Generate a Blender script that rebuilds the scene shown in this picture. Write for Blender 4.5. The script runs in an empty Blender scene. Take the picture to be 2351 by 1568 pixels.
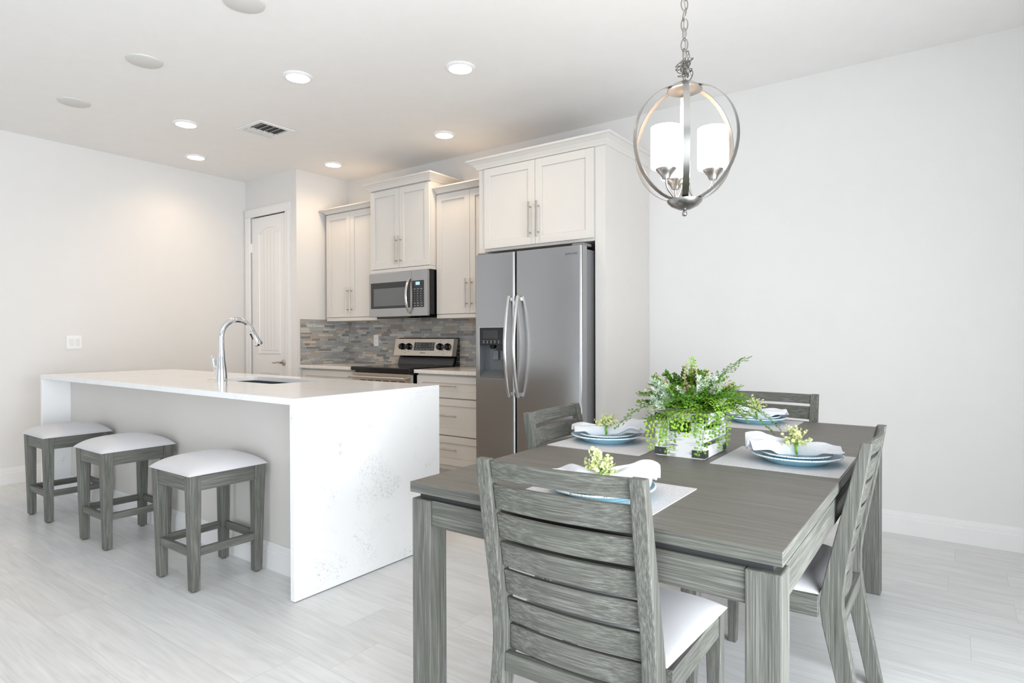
import bpy, bmesh, math, random
from mathutils import Vector, Matrix, Euler
PI = math.pi
random.seed(7)
scn = bpy.context.scene
C = scn.collection

# ------------------------------------------------------------------ camera
YAW, PITCH, ROLL = math.radians(35.973), math.radians(-0.4464), math.radians(-0.1622)
FPX, CAM_Z = 1405.18, 1.1882
fw = Vector((-math.sin(YAW)*math.cos(PITCH), math.cos(YAW)*math.cos(PITCH), math.sin(PITCH)))
r0 = Vector((math.cos(YAW), math.sin(YAW), 0)); u0 = r0.cross(fw)
rt = r0*math.cos(ROLL)+u0*math.sin(ROLL); up = u0*math.cos(ROLL)-r0*math.sin(ROLL)
cam = bpy.data.cameras.new('camera'); cam_o = bpy.data.objects.new('camera', cam); C.objects.link(cam_o)
cam.sensor_width = 36; cam.lens = FPX/2351*36; cam.clip_start = 0.02
cam_o.matrix_world = Matrix(((rt.x, up.x, -fw.x, 0), (rt.y, up.y, -fw.y, 0), (rt.z, up.z, -fw.z, CAM_Z), (0, 0, 0, 1)))
scn.camera = cam_o

# ------------------------------------------------------------------ world, exposure, daylight
scn.view_settings.view_transform = 'Standard'; scn.view_settings.look = 'None'
scn.view_settings.gamma = 1; scn.view_settings.use_curve_mapping = False
scn.view_settings.exposure = 0.1
w = bpy.data.worlds.new('world'); scn.world = w; w.use_nodes = True
w.node_tree.nodes['Background'].inputs[0].default_value = (0.86, 0.93, 1.0, 1)
w.node_tree.nodes['Background'].inputs[1].default_value = 1.2

def area(name, loc, direction, sx, sy, power, col, spread=180):
    l = bpy.data.lights.new(name, 'AREA'); l.shape = 'RECTANGLE'; l.size = sx; l.size_y = sy
    l.energy = power; l.color = col; l.spread = math.radians(spread)
    o = bpy.data.objects.new(name, l); C.objects.link(o); o.location = loc
    o.rotation_euler = Vector(direction).to_track_quat('-Z', 'Y').to_euler()
    return o
# daylight entering through the sliding door in the right wall and the windows behind the camera
area('daylight_slider', (1.5, .2, 0.9), (-1, 0, 0), 3.8, 1.6, 190, (0.90, 0.955, 1.0), 157)
area('daylight_window', (-1.9, -4.65, 1.05), (0, 1, 0), 2.6, 1.6, 42, (0.78, 0.89, 1.0))

# ------------------------------------------------------------------ helpers
def lin(r, g, b):
    f = lambda c: (c/255/12.92) if c/255 <= 0.04045 else ((c/255+0.055)/1.055)**2.4
    return (f(r), f(g), f(b), 1)

class MB:
    def __init__(s): s.bm = bmesh.new()
    def hexa(s, p):
        v = [s.bm.verts.new(q) for q in p]
        for f in ((0, 3, 2, 1), (4, 5, 6, 7), (0, 1, 5, 4), (1, 2, 6, 5), (2, 3, 7, 6), (3, 0, 4, 7)):
            s.bm.faces.new([v[i] for i in f])
        return s
    def box(s, x0, x1, y0, y1, z0, z1):
        return s.hexa([(x0, y0, z0), (x1, y0, z0), (x1, y1, z0), (x0, y1, z0), (x0, y0, z1), (x1, y0, z1), (x1, y1, z1), (x0, y1, z1)])
    def prism(s, poly, a, b, axis='x'):
        def P(p, t):
            return {'x': (t, p[0], p[1]), 'y': (p[0], t, p[1]), 'z': (p[0], p[1], t)}[axis]
        A = [s.bm.verts.new(P(p, a)) for p in poly]; B = [s.bm.verts.new(P(p, b)) for p in poly]
        n = len(poly)
        s.bm.faces.new(A[::-1]); s.bm.faces.new(B)
        for i in range(n): s.bm.faces.new((A[i], A[(i+1) % n], B[(i+1) % n], B[i]))
        return s
    def rings(s, rings, closed=False, caps=True):
        V = [[s.bm.verts.new(p) for p in R] for R in rings]
        n = len(V[0]); m = len(V)
        for i in range(m if closed else m-1):
            a, b = V[i], V[(i+1) % m]
            for j in range(n): s.bm.faces.new((a[j], a[(j+1) % n], b[(j+1) % n], b[j]))
        if caps and not closed:
            s.bm.faces.new(V[0][::-1]); s.bm.faces.new(V[-1])
        return s
    def sweep(s, pts, prof, closed=False, scale=None, up=None):
        pts = [Vector(p) for p in pts]; n = len(pts); rings = []; N = None
        for i, p in enumerate(pts):
            a = pts[(i-1) % n] if (closed or i > 0) else pts[0]
            b = pts[(i+1) % n] if (closed or i < n-1) else pts[-1]
            T = (b-a).normalized()
            if up is not None: N = Vector(up)
            elif N is None: N = Vector((0, 0, 1)) if abs(T.z) < .9 else Vector((1, 0, 0))
            N = (N-T*N.dot(T)).normalized(); B = T.cross(N)
            k = scale[i] if scale else 1
            rings.append([p+N*q[1]*k+B*q[0]*k for q in prof])
        return s.rings(rings, closed)
    def tube(s, pts, r, seg=10, closed=False, radii=None):
        prof = [(math.cos(2*PI*k/seg)*r, math.sin(2*PI*k/seg)*r) for k in range(seg)]
        return s.sweep(pts, prof, closed, [q/r for q in radii] if radii else None)
    def cyl(s, a, b, r, seg=16, r2=None):
        return s.tube([a, b], r, seg, radii=[r, r2] if r2 is not None else None)
    def lathe(s, prof, seg=32, c=(0, 0, 0), axis='z', closed=False):
        R = []
        for q in prof:
            ring = []
            for k in range(seg):
                a = 2*PI*k/seg; x, y = q[0]*math.cos(a), q[0]*math.sin(a)
                p = {'z': (x, y, q[1]), 'y': (x, q[1], -y), 'x': (q[1], x, y)}[axis]
                ring.append((p[0]+c[0], p[1]+c[1], p[2]+c[2]))
            R.append(ring)
        return s.rings(R, closed)
    def ball(s, c, r, u=10, v=7):
        return s.lathe([(max(1e-4, r*math.sin(PI*i/v)), -r*math.cos(PI*i/v)) for i in range(v+1)], u, c)
    def grid(s, fn, nu, nv, loop=False):
        V = [[s.bm.verts.new(fn(i/nu, j/nv)) for j in range(nv+1)] for i in range(nu+1)]
        for i in range(nu):
            for j in range(nv): s.bm.faces.new((V[i][j], V[i+1][j], V[i+1][j+1], V[i][j+1]))
        return s
    def face(s, pts):
        s.bm.faces.new([s.bm.verts.new(p) for p in pts]); return s
    def text(s, txt, size, M, depth=0.0006):
        cu = bpy.data.curves.new('t', 'FONT'); cu.body = txt; cu.size = size; cu.align_x = 'CENTER'; cu.align_y = 'CENTER'; cu.extrude = depth
        o = bpy.data.objects.new('t', cu); C.objects.link(o)
        dg = bpy.context.evaluated_depsgraph_get()
        me = bpy.data.meshes.new_from_object(o.evaluated_get(dg)); me.transform(M)
        s.bm.from_mesh(me)
        bpy.data.objects.remove(o); bpy.data.curves.remove(cu); bpy.data.meshes.remove(me)
        return s

def obj(name, mb, mat, parent=None, bevel=0, smooth=None, sub=0, solid=0, seg=2, fix=True):
    if fix: bmesh.ops.recalc_face_normals(mb.bm, faces=mb.bm.faces)
    me = bpy.data.meshes.new(name); mb.bm.to_mesh(me); mb.bm.free()
    for m in (mat if isinstance(mat, list) else [mat]): me.materials.append(m)
    if smooth:
        for p in me.polygons: p.use_smooth = True
        if smooth < 179: me.set_sharp_from_angle(angle=math.radians(smooth))
    o = bpy.data.objects.new(name, me); C.objects.link(o)
    if parent: o.parent = parent
    if solid:
        m = o.modifiers.new('s', 'SOLIDIFY'); m.thickness = solid; m.offset = 0
    if bevel:
        m = o.modifiers.new('b', 'BEVEL'); m.width = bevel; m.segments = seg; m.limit_method = 'ANGLE'; m.angle_limit = math.radians(40)
    if sub:
        m = o.modifiers.new('u', 'SUBSURF'); m.levels = sub; m.render_levels = sub
    return o
def tag(o, label=None, cat=None, group=None, kind=None):
    for k, v in (('label', label), ('category', cat), ('group', group), ('kind', kind)):
        if v: o[k] = v
    return o
def thing(name, label, cat, loc=(0, 0, 0), rz=0, group=None):
    o = bpy.data.objects.new(name, None); C.objects.link(o); o.empty_display_size = 0.05
    o.location = loc; o.rotation_euler = (0, 0, rz)
    return tag(o, label, cat, group)
def struct(name, mb, mat, label=None, parent=None, **k):
    o = obj(name, mb, mat, parent, **k)
    if not parent: o['kind'] = 'structure'
    return o
def dup(root, loc, rz, label):
    r = root.copy(); C.objects.link(r); r.location = loc; r.rotation_euler = (0, 0, rz); r['label'] = label
    for ch in list(root.children):
        c = ch.copy(); C.objects.link(c); c.parent = r
        for g in ch.children:
            d = g.copy(); C.objects.link(d); d.parent = c
    return r

# ------------------------------------------------------------------ materials
class NT:
    def __init__(s, name):
        s.m = bpy.data.materials.new(name); s.m.use_nodes = True; s.t = s.m.node_tree
        s.b = s.t.nodes['Principled BSDF']
    def n(s, kind, **k):
        x = s.t.nodes.new('ShaderNode'+kind)
        for a, v in k.items(): setattr(x, a, v)
        return x
    def l(s, a, b): s.t.links.new(a, b)
    def set(s, **k):
        for a, v in k.items(): s.b.inputs[a.replace('_', ' ')].default_value = v
        return s
    def coord(s, scale=(1, 1, 1), rand=True, kind='Object'):
        tc = s.n('TexCoord'); mp = s.n('Mapping'); mp.inputs['Scale'].default_value = scale
        s.l(tc.outputs[kind], mp.inputs['Vector'])
        if rand:
            oi = s.n('ObjectInfo'); mu = s.n('Math', operation='MULTIPLY'); mu.inputs[1].default_value = 37
            s.l(oi.outputs['Random'], mu.inputs[0]); cb = s.n('CombineXYZ')
            for i in range(3): s.l(mu.outputs[0], cb.inputs[i])
            s.l(cb.outputs[0], mp.inputs['Location'])
        return mp.outputs[0]
    def noise(s, vec, scale=5, detail=4, rough=.5, dist=0):
        x = s.n('TexNoise'); x.inputs['Scale'].default_value = scale; x.inputs['Detail'].default_value = detail
        x.inputs['Roughness'].default_value = rough; x.inputs['Distortion'].default_value = dist
        s.l(vec, x.inputs['Vector']); return x.outputs[0]
    def ramp(s, fac, stops):
        x = s.n('ValToRGB'); e = x.color_ramp.elements
        while len(e) < len(stops): e.new(0.5)
        for el, (p, c) in zip(e, stops): el.position = p; el.color = c
        s.l(fac, x.inputs[0]); return x.outputs[0]
    def mix(s, fac, a, b, mode='MIX'):
        x = s.n('Mix', data_type='RGBA', blend_type=mode)
        for v, i in ((fac, 0), (a, 6), (b, 7)):
            if hasattr(v, 'is_linked') or hasattr(v, 'links'): s.l(v, x.inputs[i])
            else: x.inputs[i].default_value = v
        return x.outputs[2]
    def math(s, op, a, b=0.0):
        x = s.n('Math', operation=op)
        for v, i in ((a, 0), (b, 1)):
            if isinstance(v, (int, float)): x.inputs[i].default_value = v
            else: s.l(v, x.inputs[i])
        return x.outputs[0]
    def bump(s, h, strength=.2, dist=.002):
        x = s.n('Bump'); x.inputs['Strength'].default_value = strength; x.inputs['Distance'].default_value = dist
        s.l(h, x.inputs['Height']); s.l(x.outputs[0], s.b.inputs['Normal']); return s
    def color(s, c): s.l(c, s.b.inputs['Base Color']); return s
W4 = (1, 1, 1, 1); K4 = (0, 0, 0, 1)
def plain(name, rgb, rough=.5, metal=0, var=.03, scale=8, bump=0, bscale=60, **k):
    t = NT(name); t.set(Roughness=rough, Metallic=metal, **k)
    c = lin(*rgb); v = t.coord(rand=False)
    d = tuple(x*(1-var) for x in c[:3])+(1,)
    t.color(t.ramp(t.noise(v, scale, 3), [(.35, d), (.65, c)]))
    if bump: t.bump(t.noise(v, bscale, 3), bump)
    return t.m
def emit(name, rgb, strength):
    t = NT(name); t.set(Base_Color=lin(*rgb), Emission_Color=lin(*rgb), Emission_Strength=strength, Roughness=.4); return t.m

M = {}
M['wall'] = plain('wall_paint', (226, 224, 222), .7, var=.01, bump=.08, bscale=220)
M['ceiling'] = plain('ceiling_texture', (240, 238, 236), .85, var=.015, bump=.35, bscale=70)
M['trim'] = plain('trim_paint', (233, 232, 231), .4, var=.01)
M['cab'] = plain('cabinet_paint', (216, 212, 207), .38, var=.01)
M['groove'] = plain('door_groove', (214, 210, 205), .5)
M['plastic'] = plain('white_plastic', (242, 242, 242), .35, var=.01)
M['socket'] = plain('socket_slot', (120, 120, 122), .5)
M['steel'] = plain('brushed_steel', (176, 176, 177), .27, 1, var=.03, scale=3)
M['steel_h'] = plain('satin_steel', (205, 204, 202), .2, 1)
M['nickel'] = plain('brushed_nickel', (190, 184, 176), .3, 1)
M['bandm'] = plain('band_nickel', (176, 174, 172), .28, 1)
M['chainm'] = plain('chain_nickel', (150, 147, 142), .3, 1)
M['chrome'] = plain('polished_chrome', (226, 228, 232), .06, 1, var=.0)
M['warmsteel'] = plain('warm_steel', (196, 188, 178), .3, 1)
M['dark'] = plain('dark_gap', (28, 28, 30), .6)
M['sidegrey'] = plain('fridge_side', (128, 129, 131), .4, .3)
M['black'] = plain('black_gloss', (14, 14, 16), .12)
M['blackm'] = plain('black_enamel', (58, 58, 60), .35)
M['glass'] = plain('oven_glass', (46, 47, 49), .08)
M['glass2'] = plain('window_screen', (104, 106, 108), .15)
M['disp'] = plain('dispenser_grey', (112, 116, 120), .3, .3)
M['key'] = plain('key_print', (170, 172, 175), .5)
M['lcd'] = emit('clock_digits', (150, 185, 230), .8)
M['letter'] = plain('lettering_grey', (84, 85, 88), .4, .3)
M['fabric'] = None
M['cover'] = plain('cover_plate', (214, 212, 209), .6)
M['lamp'] = emit('lamp_lens', (255, 240, 220), 14)
M['shade'] = emit('lit_glass_shade', (255, 242, 224), 7)
M['slat'] = plain('vent_dark', (88, 88, 88), .7)
M['felt'] = plain('felt_pad', (92, 74, 68), .9)
M['sink'] = plain('sink_steel', (120, 125, 130), .3, 1)
def fabric():
    t = NT('seat_linen'); t.set(Roughness=.9, Sheen_Weight=.3)
    v = t.coord((1, 1, 1), rand=False)
    a = t.noise(t.coord((900, 60, 60), False), 1, 1); b = t.noise(t.coord((60, 900, 60), False), 1, 1)
    s = t.math('ADD', a, b)
    t.color(t.ramp(s, [(.3, lin(166, 164, 167)), (.7, lin(200, 198, 200))])); t.bump(s, .25, .001)
    return t.m
M['fabric'] = fabric()
def napkin_mat():
    t = NT('napkin_cotton'); t.set(Roughness=.9)
    v = t.coord((1, 1, 1), False)
    t.color(t.ramp(t.noise(v, 300, 2), [(.3, lin(206, 207, 212)), (.7, lin(222, 222, 226))])); t.bump(t.noise(v, 60, 3), .2, .002)
    return t.m
M['napkin'] = napkin_mat()
def wood(name, axis, dark, mid, light, green, gs=.5):
    t = NT(name); t.set(Roughness=.5)
    def sc(along, across): return tuple(along if k == axis else across for k in 'xyz')
    fine = t.noise(t.coord(sc(5, 330)), 1, 4, .65)
    med = t.noise(t.coord(sc(2.6, 70)), 1, 4, .6, .9)
    big = t.noise(t.coord(sc(4, 11)), 1, 3, .5)
    f = t.math('ADD', t.math('MULTIPLY', fine, .7), t.math('MULTIPLY', med, .3))
    col = t.ramp(f, [(.31, dark), (.5, mid), (.70, light)])
    g = t.ramp(big, [(.52, K4), (.68, (gs, gs, gs, 1))])
    t.color(t.mix(g, col, t.mix(1.0, col, green, 'MULTIPLY')))
    t.bump(f, .35, .0012)
    return t.m
for ax in 'xyz':
    M['wood'+ax] = wood('weathered_wood_'+ax, ax, lin(60, 60, 55), lin(95, 95, 89), lin(138, 138, 132), (.92, 1.0, .88, 1))
M['tabletop'] = wood('tabletop_wood', 'x', lin(80, 77, 72), lin(103, 99, 93), lin(124, 120, 113), (.93, 1.0, .9, 1), .4)
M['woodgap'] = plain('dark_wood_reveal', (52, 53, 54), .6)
def quartz():
    t = NT('white_quartz'); t.set(Roughness=.13)
    v = t.coord(rand=False)
    clus = t.ramp(t.noise(v, 5, 4, .6, .8), [(.52, K4), (.66, W4)])
    thin = t.ramp(t.noise(v, 70, 5, .75, 2.0), [(.54, K4), (.62, W4)])
    f = t.math('MULTIPLY', clus, thin)
    f2 = t.math('MULTIPLY', f, .6)
    t.color(t.mix(f2, lin(243, 243, 243), lin(128, 130, 133)))
    return t.m
M['quartz'] = quartz()
def counter():
    t = NT('cream_quartz'); t.set(Roughness=.12)
    v = t.coord(rand=False)
    t.color(t.ramp(t.noise(v, 40, 4, .6), [(.3, lin(222, 216, 209)), (.6, lin(232, 228, 223))]))
    return t.m
M['counter'] = counter()
def floor_mat():
    t = NT('wood_look_tile'); t.set(Roughness=.32)
    tc = t.n('TexCoord'); sp = t.n('SeparateXYZ'); t.l(tc.outputs['Object'], sp.inputs[0])
    x, y = sp.outputs[0], sp.outputs[1]
    ry = t.math('DIVIDE', t.math('SUBTRACT', y, 1.612-2.345), .2345); row = t.math('FLOOR', ry); fy = t.math('FRACT', ry)
    wn = t.n('TexWhiteNoise', noise_dimensions='1D'); t.l(row, wn.inputs['W'])
    rx = t.math('DIVIDE', t.math('ADD', x, t.math('MULTIPLY', wn.outputs[0], 1.2)), 1.2); col = t.math('FLOOR', rx); fx = t.math('FRACT', rx)
    ey = t.math('MULTIPLY', t.math('MINIMUM', fy, t.math('SUBTRACT', 1, fy)), .2345)
    ex = t.math('MULTIPLY', t.math('MINIMUM', fx, t.math('SUBTRACT', 1, fx)), 1.2)
    gr = t.math('LESS_THAN', t.math('MINIMUM', ex, ey), .0014)
    cb = t.n('CombineXYZ'); t.l(row, cb.inputs[0]); t.l(col, cb.inputs[1])
    w2 = t.n('TexWhiteNoise', noise_dimensions='2D'); t.l(cb.outputs[0], w2.inputs[0])
    off = t.math('MULTIPLY', w2.outputs[0], 50)
    def vec(a, b):
        c = t.n('CombineXYZ'); t.l(t.math('ADD', t.math('MULTIPLY', x, a), off), c.inputs[0]); t.l(t.math('MULTIPLY', y, b), c.inputs[1]); t.l(off, c.inputs[2]); return c.outputs[0]
    g1 = t.noise(vec(1.6, 60), 1, 5, .6, 1.2); g2 = t.noise(vec(1.2, 7), 1.5, 4, .5, 2.5); g3 = t.noise(vec(4, 240), 1, 3, .6)
    s = t.math('ADD', t.math('ADD', t.math('MULTIPLY', g1, .4), t.math('MULTIPLY', g2, .4)), t.math('MULTIPLY', g3, .2))
    s = t.math('ADD', s, t.math('MULTIPLY', t.math('SUBTRACT', w2.outputs[0], .5), .10))
    c = t.ramp(s, [(.34, lin(200, 199, 198)), (.5, lin(214, 214, 213)), (.66, lin(225, 225, 225))])
    t.color(t.mix(gr, c, lin(200, 198, 195)))
    t.bump(t.math('SUBTRACT', g1, t.math('MULTIPLY', gr, 2)), .12, .002)
    return t.m
M['floor'] = floor_mat()
def mat_weave():
    t = NT('placemat_weave'); t.set(Roughness=.7)
    v = t.coord((1, 1, 1), False)
    vo = t.n('TexVoronoi'); vo.inputs['Scale'].default_value = 420; t.l(v, vo.inputs['Vector'])
    t.color(t.ramp(vo.outputs['Distance'], [(.2, lin(216, 214, 215)), (.8, lin(190, 188, 190))])); t.bump(vo.outputs['Distance'], .3, .001)
    return t.m
M['mat'] = mat_weave()
def plate_mat():
    t = NT('aqua_glaze'); t.set(Roughness=.3)
    tc = t.n('TexCoord'); sp = t.n('SeparateXYZ'); t.l(tc.outputs['Object'], sp.inputs[0])
    t.color(t.ramp(t.noise(t.coord((1, 1, 1), False), 30, 3), [(.3, lin(150, 212, 234)), (.7, lin(172, 224, 242))]))
    return t.m
M['plate'] = plate_mat()
def bead_mat():
    t = NT('beaded_rim'); t.set(Roughness=.2)
    v = t.coord((1, 1, 1), False)
    t.color(t.ramp(t.noise(v, 260, 2), [(.34, lin(96, 112, 120)), (.38, lin(214, 234, 241)), (.55, lin(243, 248, 250))]))
    return t.m
M['bead'] = bead_mat()
def crate_mat():
    t = NT('whitewashed_wood'); t.set(Roughness=.75)
    f = t.noise(t.coord((9, 9, 120), False), 1, 5, .65, .6); big = t.noise(t.coord((14, 14, 10), False), 1, 3)
    s = t.math('ADD', t.math('MULTIPLY', f, .62), t.math('MULTIPLY', big, .38))
    t.color(t.ramp(s, [(.38, lin(112, 110, 108)), (.43, lin(206, 205, 204)), (.49, lin(246, 246, 246))])); t.bump(f, .3, .001)
    return t.m
M['crate'] = crate_mat()
M['bracket'] = plain('dark_bracket', (92, 94, 93), .45, .6, var=.2, scale=90)
M['screw'] = plain('screw_head', (140, 138, 130), .35, .9)
def leaf(name, a, b, rough=.5):
    t = NT(name); t.set(Roughness=rough, Subsurface_Weight=.0)
    v = t.coord((1, 1, 1), True)
    t.color(t.ramp(t.noise(v, 45, 2), [(.35, lin(*a)), (.65, lin(*b))])); return t.m
M['fern'] = leaf('fern_green', (76, 122, 20), (116, 158, 40))
M['fern2'] = leaf('fern_dark', (58, 108, 18), (92, 140, 30))
M['fern3'] = leaf('fern_yellow', (104, 142, 30), (138, 172, 56))
M['silver'] = leaf('silver_leaf', (158, 180, 152), (198, 214, 188))
M['olive'] = leaf('olive_leaf', (96, 122, 40), (140, 164, 62))
M['beige'] = leaf('dried_bloom', (176, 164, 128), (206, 198, 160))
M['pale'] = leaf('pale_sprig', (204, 212, 140), (228, 232, 178))
M['stem'] = leaf('stem_green', (86, 150, 20), (110, 176, 40))
M['bark'] = leaf('dark_stem', (58, 52, 34), (84, 86, 40))

# ------------------------------------------------------------------ room shell
XL, YB, ZC, XW, YP = -6.25, 4.34, 2.87, -5.335, 3.69
XR, YF = 1.4, -4.6
struct('floor', MB().box(XL-.2, XR+.2, YF-.2, YB+.2, -.1, 0), M['floor'])
struct('ceiling', MB().box(XL-.2, XR+.2, YF-.2, YB+.2, ZC, ZC+.1), M['ceiling'])
struct('wall_back', MB().box(XL-.2, XR+.2, YB, YB+.15, 0, ZC), M['wall'])
struct('wall_left', MB().box(XL-.15, XL, YF, YB, 0, ZC), M['wall'])
DX0, DX1, DZ = -6.15, -5.52, 2.47
struct('wall_pantry_front', MB().box(XL, DX0-.012, YP, YP+.1, 0, ZC).box(DX1+.012, XW-.1, YP, YP+.1, 0, ZC).box(DX0-.012, DX1+.012, YP, YP+.1, DZ+.012, ZC), M['wall'])
struct('wall_pantry_side', MB().box(XW-.1, XW, YP, YB, 0, ZC), M['wall'])
struct('wall_right', MB().box(XR, XR+.15, 2.15, YB, 0, ZC).box(XR, XR+.15, YF, -2.5, 0, ZC).box(XR, XR+.15, -2.5, 2.15, 2.4, ZC), M['wall'])
struct('wall_front', MB().box(XL, -3.3, YF-.15, YF, 0, ZC).box(-.5, XR, YF-.15, YF, 0, ZC).box(-3.3, -.5, YF-.15, YF, 0, .2).box(-3.3, -.5, YF-.15, YF, 2.3, ZC), M['wall'])
def base_prof(t=.016, h=.135):
    return [(0, 0), (t, 0), (t, h-.045), (t*.75, h-.041), (t*.75, h-.024), (t*.45, h-.020), (t*.35, h), (0, h)]
struct('baseboard_back', MB().prism([(YB-a, b) for a, b in base_prof()], -1.855, XR, 'x'), M['trim'])
struct('baseboard_left', MB().prism([(XL+a, b) for a, b in base_prof()], YF, YP, 'y'), M['trim'])
struct('baseboard_pantry', MB().prism([(YP-a, b) for a, b in base_prof()], -5.44, XW, 'x'), M['trim'])
# slider and window frames behind and beside the camera
def frame(name, mb): return struct(name, mb, M['trim'])
frame('door_2', MB().box(XR+.02, XR+.1, -2.5, -2.42, 0, 2.4).box(XR+.02, XR+.1, 2.07, 2.15, 0, 2.4).box(XR+.02, XR+.1, -.34, -.26, 0, 2.4).box(XR+.02, XR+.1, -2.42, 2.07, 2.32, 2.4).box(XR+.02, XR+.1, -2.42, 2.07, 0, .05))
frame('window_1', MB().box(-3.3, -3.24, YF-.1, YF-.03, .2, 2.3).box(-.56, -.5, YF-.1, YF-.03, .2, 2.3).box(-1.93, -1.87, YF-.1, YF-.03, .2, 2.3).box(-3.3, -.5, YF-.1, YF-.03, 2.24, 2.3).box(-3.3, -.5, YF-.1, YF-.03, .2, .26))

# pantry door and its casing
def casing_prof(): return [(0, 0), (.085, 0), (.085, .018), (.06, .02), (.03, .014), (.012, .014), (0, .008)]
cz = MB()
for sgn, xe in ((-1, DX0-.002), (1, DX1+.002)):
    cz.prism([(xe+sgn*a, YP-b) for a, b in casing_prof()], 0, DZ+.002, 'z')
cz.prism([(YP-b, DZ+.002+a) for a, b in casing_prof()], DX0-.087, DX1+.087, 'x')
struct('trim_1', cz, M['trim'])
d1 = struct('door_1', MB().box(DX0, DX1, YP+.012, YP+.05, .006, DZ-.006), M['trim'], bevel=.002)
yd = YP+.012
px0, px1 = -6.012, -5.637
def arch(off, zb):
    x0, x1 = px0+off, px1-off; zt = 2.285-off*.6; xc = (x0+x1)/2
    pts = [(x0, zb+off), (x1, zb+off)]
    for k in range(13):
        q = k/12; xx = x1+(x0-x1)*q; pts.append((xx, zt+(.06)*math.sin(PI*q)))
    return pts
mould = [(-.012, -.002), (.012, -.002), (.009, .006), (.002, .004), (-.006, .008)]
mb = MB().sweep([(x, yd, z) for x, z in arch(0, 1.02)], mould, True, up=(0, -1, 0))
mb.sweep([(px0, yd, .82), (px1, yd, .82), (px1, yd, .22), (px0, yd, .22)][::-1], mould, True, up=(0, -1, 0))
obj('panel_moulding', mb, M['trim'], d1)
mb = MB().prism(arch(.035, 1.02), yd-.004, yd+.002, 'y')
mb.box(px0+.04, px1-.04, yd-.004, yd+.002, .26, .78)
obj('raised_panel', mb, M['trim'], d1, bevel=.002)
mb = MB()
for k in range(1, 5):
    x = px0+.035+(px1-px0-.07)*k/5
    mb.box(x-.003, x+.003, yd-.0046, yd, 1.07, 2.27+.045*math.sin(PI*k/5))
obj('plank_groove', mb, M['groove'], d1)
h = MB().lathe([(.0001, 0), (.033, 0), (.033, -.006), (.026, -.012), (.012, -.016), (.012, -.05), (.0001, -.05)], 20, (-5.578, yd, .93), 'y')
h.tube([(-5.578, yd-.045, .93), (-5.61, yd-.05, .935), (-5.65, yd-.05, .93), (-5.68, yd-.05, .922), (-5.70, yd-.05, .93)], .008, 8, radii=[.009, .009, .007, .006, .009])
tag(obj('door_handle', h, M['nickel'], d1, smooth=50), 'nickel lever handle')
for z in (2.15, 1.22, .32):
    tag(obj('hinge', MB().cyl((DX0-.004, yd-.006, z-.05), (DX0-.004, yd-.006, z+.05), .006, 8).box(DX0-.002, DX0+.006, yd-.003, yd+.002, z-.045, z+.045), M['plastic'], d1), 'white hinge')
obj('strike_plate', MB().box(DX1-.006, DX1-.001, yd-.002, yd+.001, .9, .96), M['nickel'], d1)

# ------------------------------------------------------------------ ceiling fixtures
def downlight(x, y, label):
    t = thing('ceiling_light', label, 'ceiling light', (x, y, ZC), 0, 'recessed ceiling lights')
    obj('trim_ring', MB().lathe([(.072, -.012), (.080, -.012), (.094, -.004), (.095, -.0005), (.072, -.0005)], 36, closed=True), M['plastic'], t, smooth=40)
    obj('lens', MB().lathe([(.0001, -.008), (.06, -.009), (.0715, -.0085), (.0715, -.001), (.0001, -.001)], 36), M['lamp'], t, smooth=60)
    l = bpy.data.lights.new('downlight_glow', 'SPOT'); l.energy = 20; l.color = (1, .73, .47); l.spot_size = math.radians(150); l.spot_blend = 1; l.shadow_soft_size = .07
    o = bpy.data.objects.new('downlight_glow', l); C.objects.link(o); o.location = (x, y, ZC-.03)
for x, y, lb in ((-3.441, 2.398, 'lit round ceiling light between the air vent and the front-right ceiling light'),
                 (-2.51, 2.917, 'lit round ceiling light nearest the pendant chandelier'),
                 (-4.904, 2.402, 'lit round ceiling light just left of the square air vent'),
                 (-5.727, 2.894, 'lit round ceiling light closest to the left wall'),
                 (-4.905, 3.808, 'lit round ceiling light just in front of the pantry corner'),
                 (-3.448, 3.80, 'lit round ceiling light above the microwave cabinet')):
    downlight(x, y, lb)
for x, lb in ((-2.896, 'blank round cover plate on the ceiling, cut by the top edge of the photo'), (-3.993, 'blank round cover plate in the middle of the row of three'), (-5.092, 'blank round cover plate nearest the left wall')):
    tag(obj('ceiling_cover', MB().lathe([(.0001, ZC-.012), (.085, ZC-.012), (.097, ZC-.007), (.1, ZC-.0005), (.0001, ZC-.0005)], 40, (x, 1.71, 0)), M['cover'], smooth=40), lb, 'cover plate', 'blank ceiling cover plates')
t = thing('air_vent', 'square white louvred air vent in the ceiling among the lights', 'vent', (-4.513, 2.845, ZC))
obj('vent_frame', MB().box(-.165, .165, -.155, -.118, -.012, -.001).box(-.165, .165, .118, .155, -.012, -.001).box(-.165, -.128, -.118, .118, -.012, -.001).box(.128, .165, -.118, .118, -.012, -.001).box(-.045, -.037, -.118, .118, -.014, -.004), M['trim'], t, bevel=.003)
obj('duct', MB().box(-.128, .128, -.118, .118, -.0025, -.0005), M['slat'], t)
for k in range(5):
    y = -.1+k*.05
    obj('louvre', MB().hexa([(-.036, y, -.004), (.126, y, -.004), (.126, y+.004, -.004), (-.036, y+.004, -.004), (-.036, y-.018, -.019), (.126, y-.018, -.019), (.126, y-.014, -.019), (-.036, y-.014, -.019)]), M['cover'], t)
for k in range(3):
    x = -.118+k*.024
    obj('louvre', MB().hexa([(x, -.116, -.004), (x+.003, -.116, -.004), (x+.003, .116, -.004), (x, .116, -.004), (x-.012, -.116, -.018), (x-.009, -.116, -.018), (x-.009, .116, -.018), (x-.012, .116, -.018)]), M['cover'], t)

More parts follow.
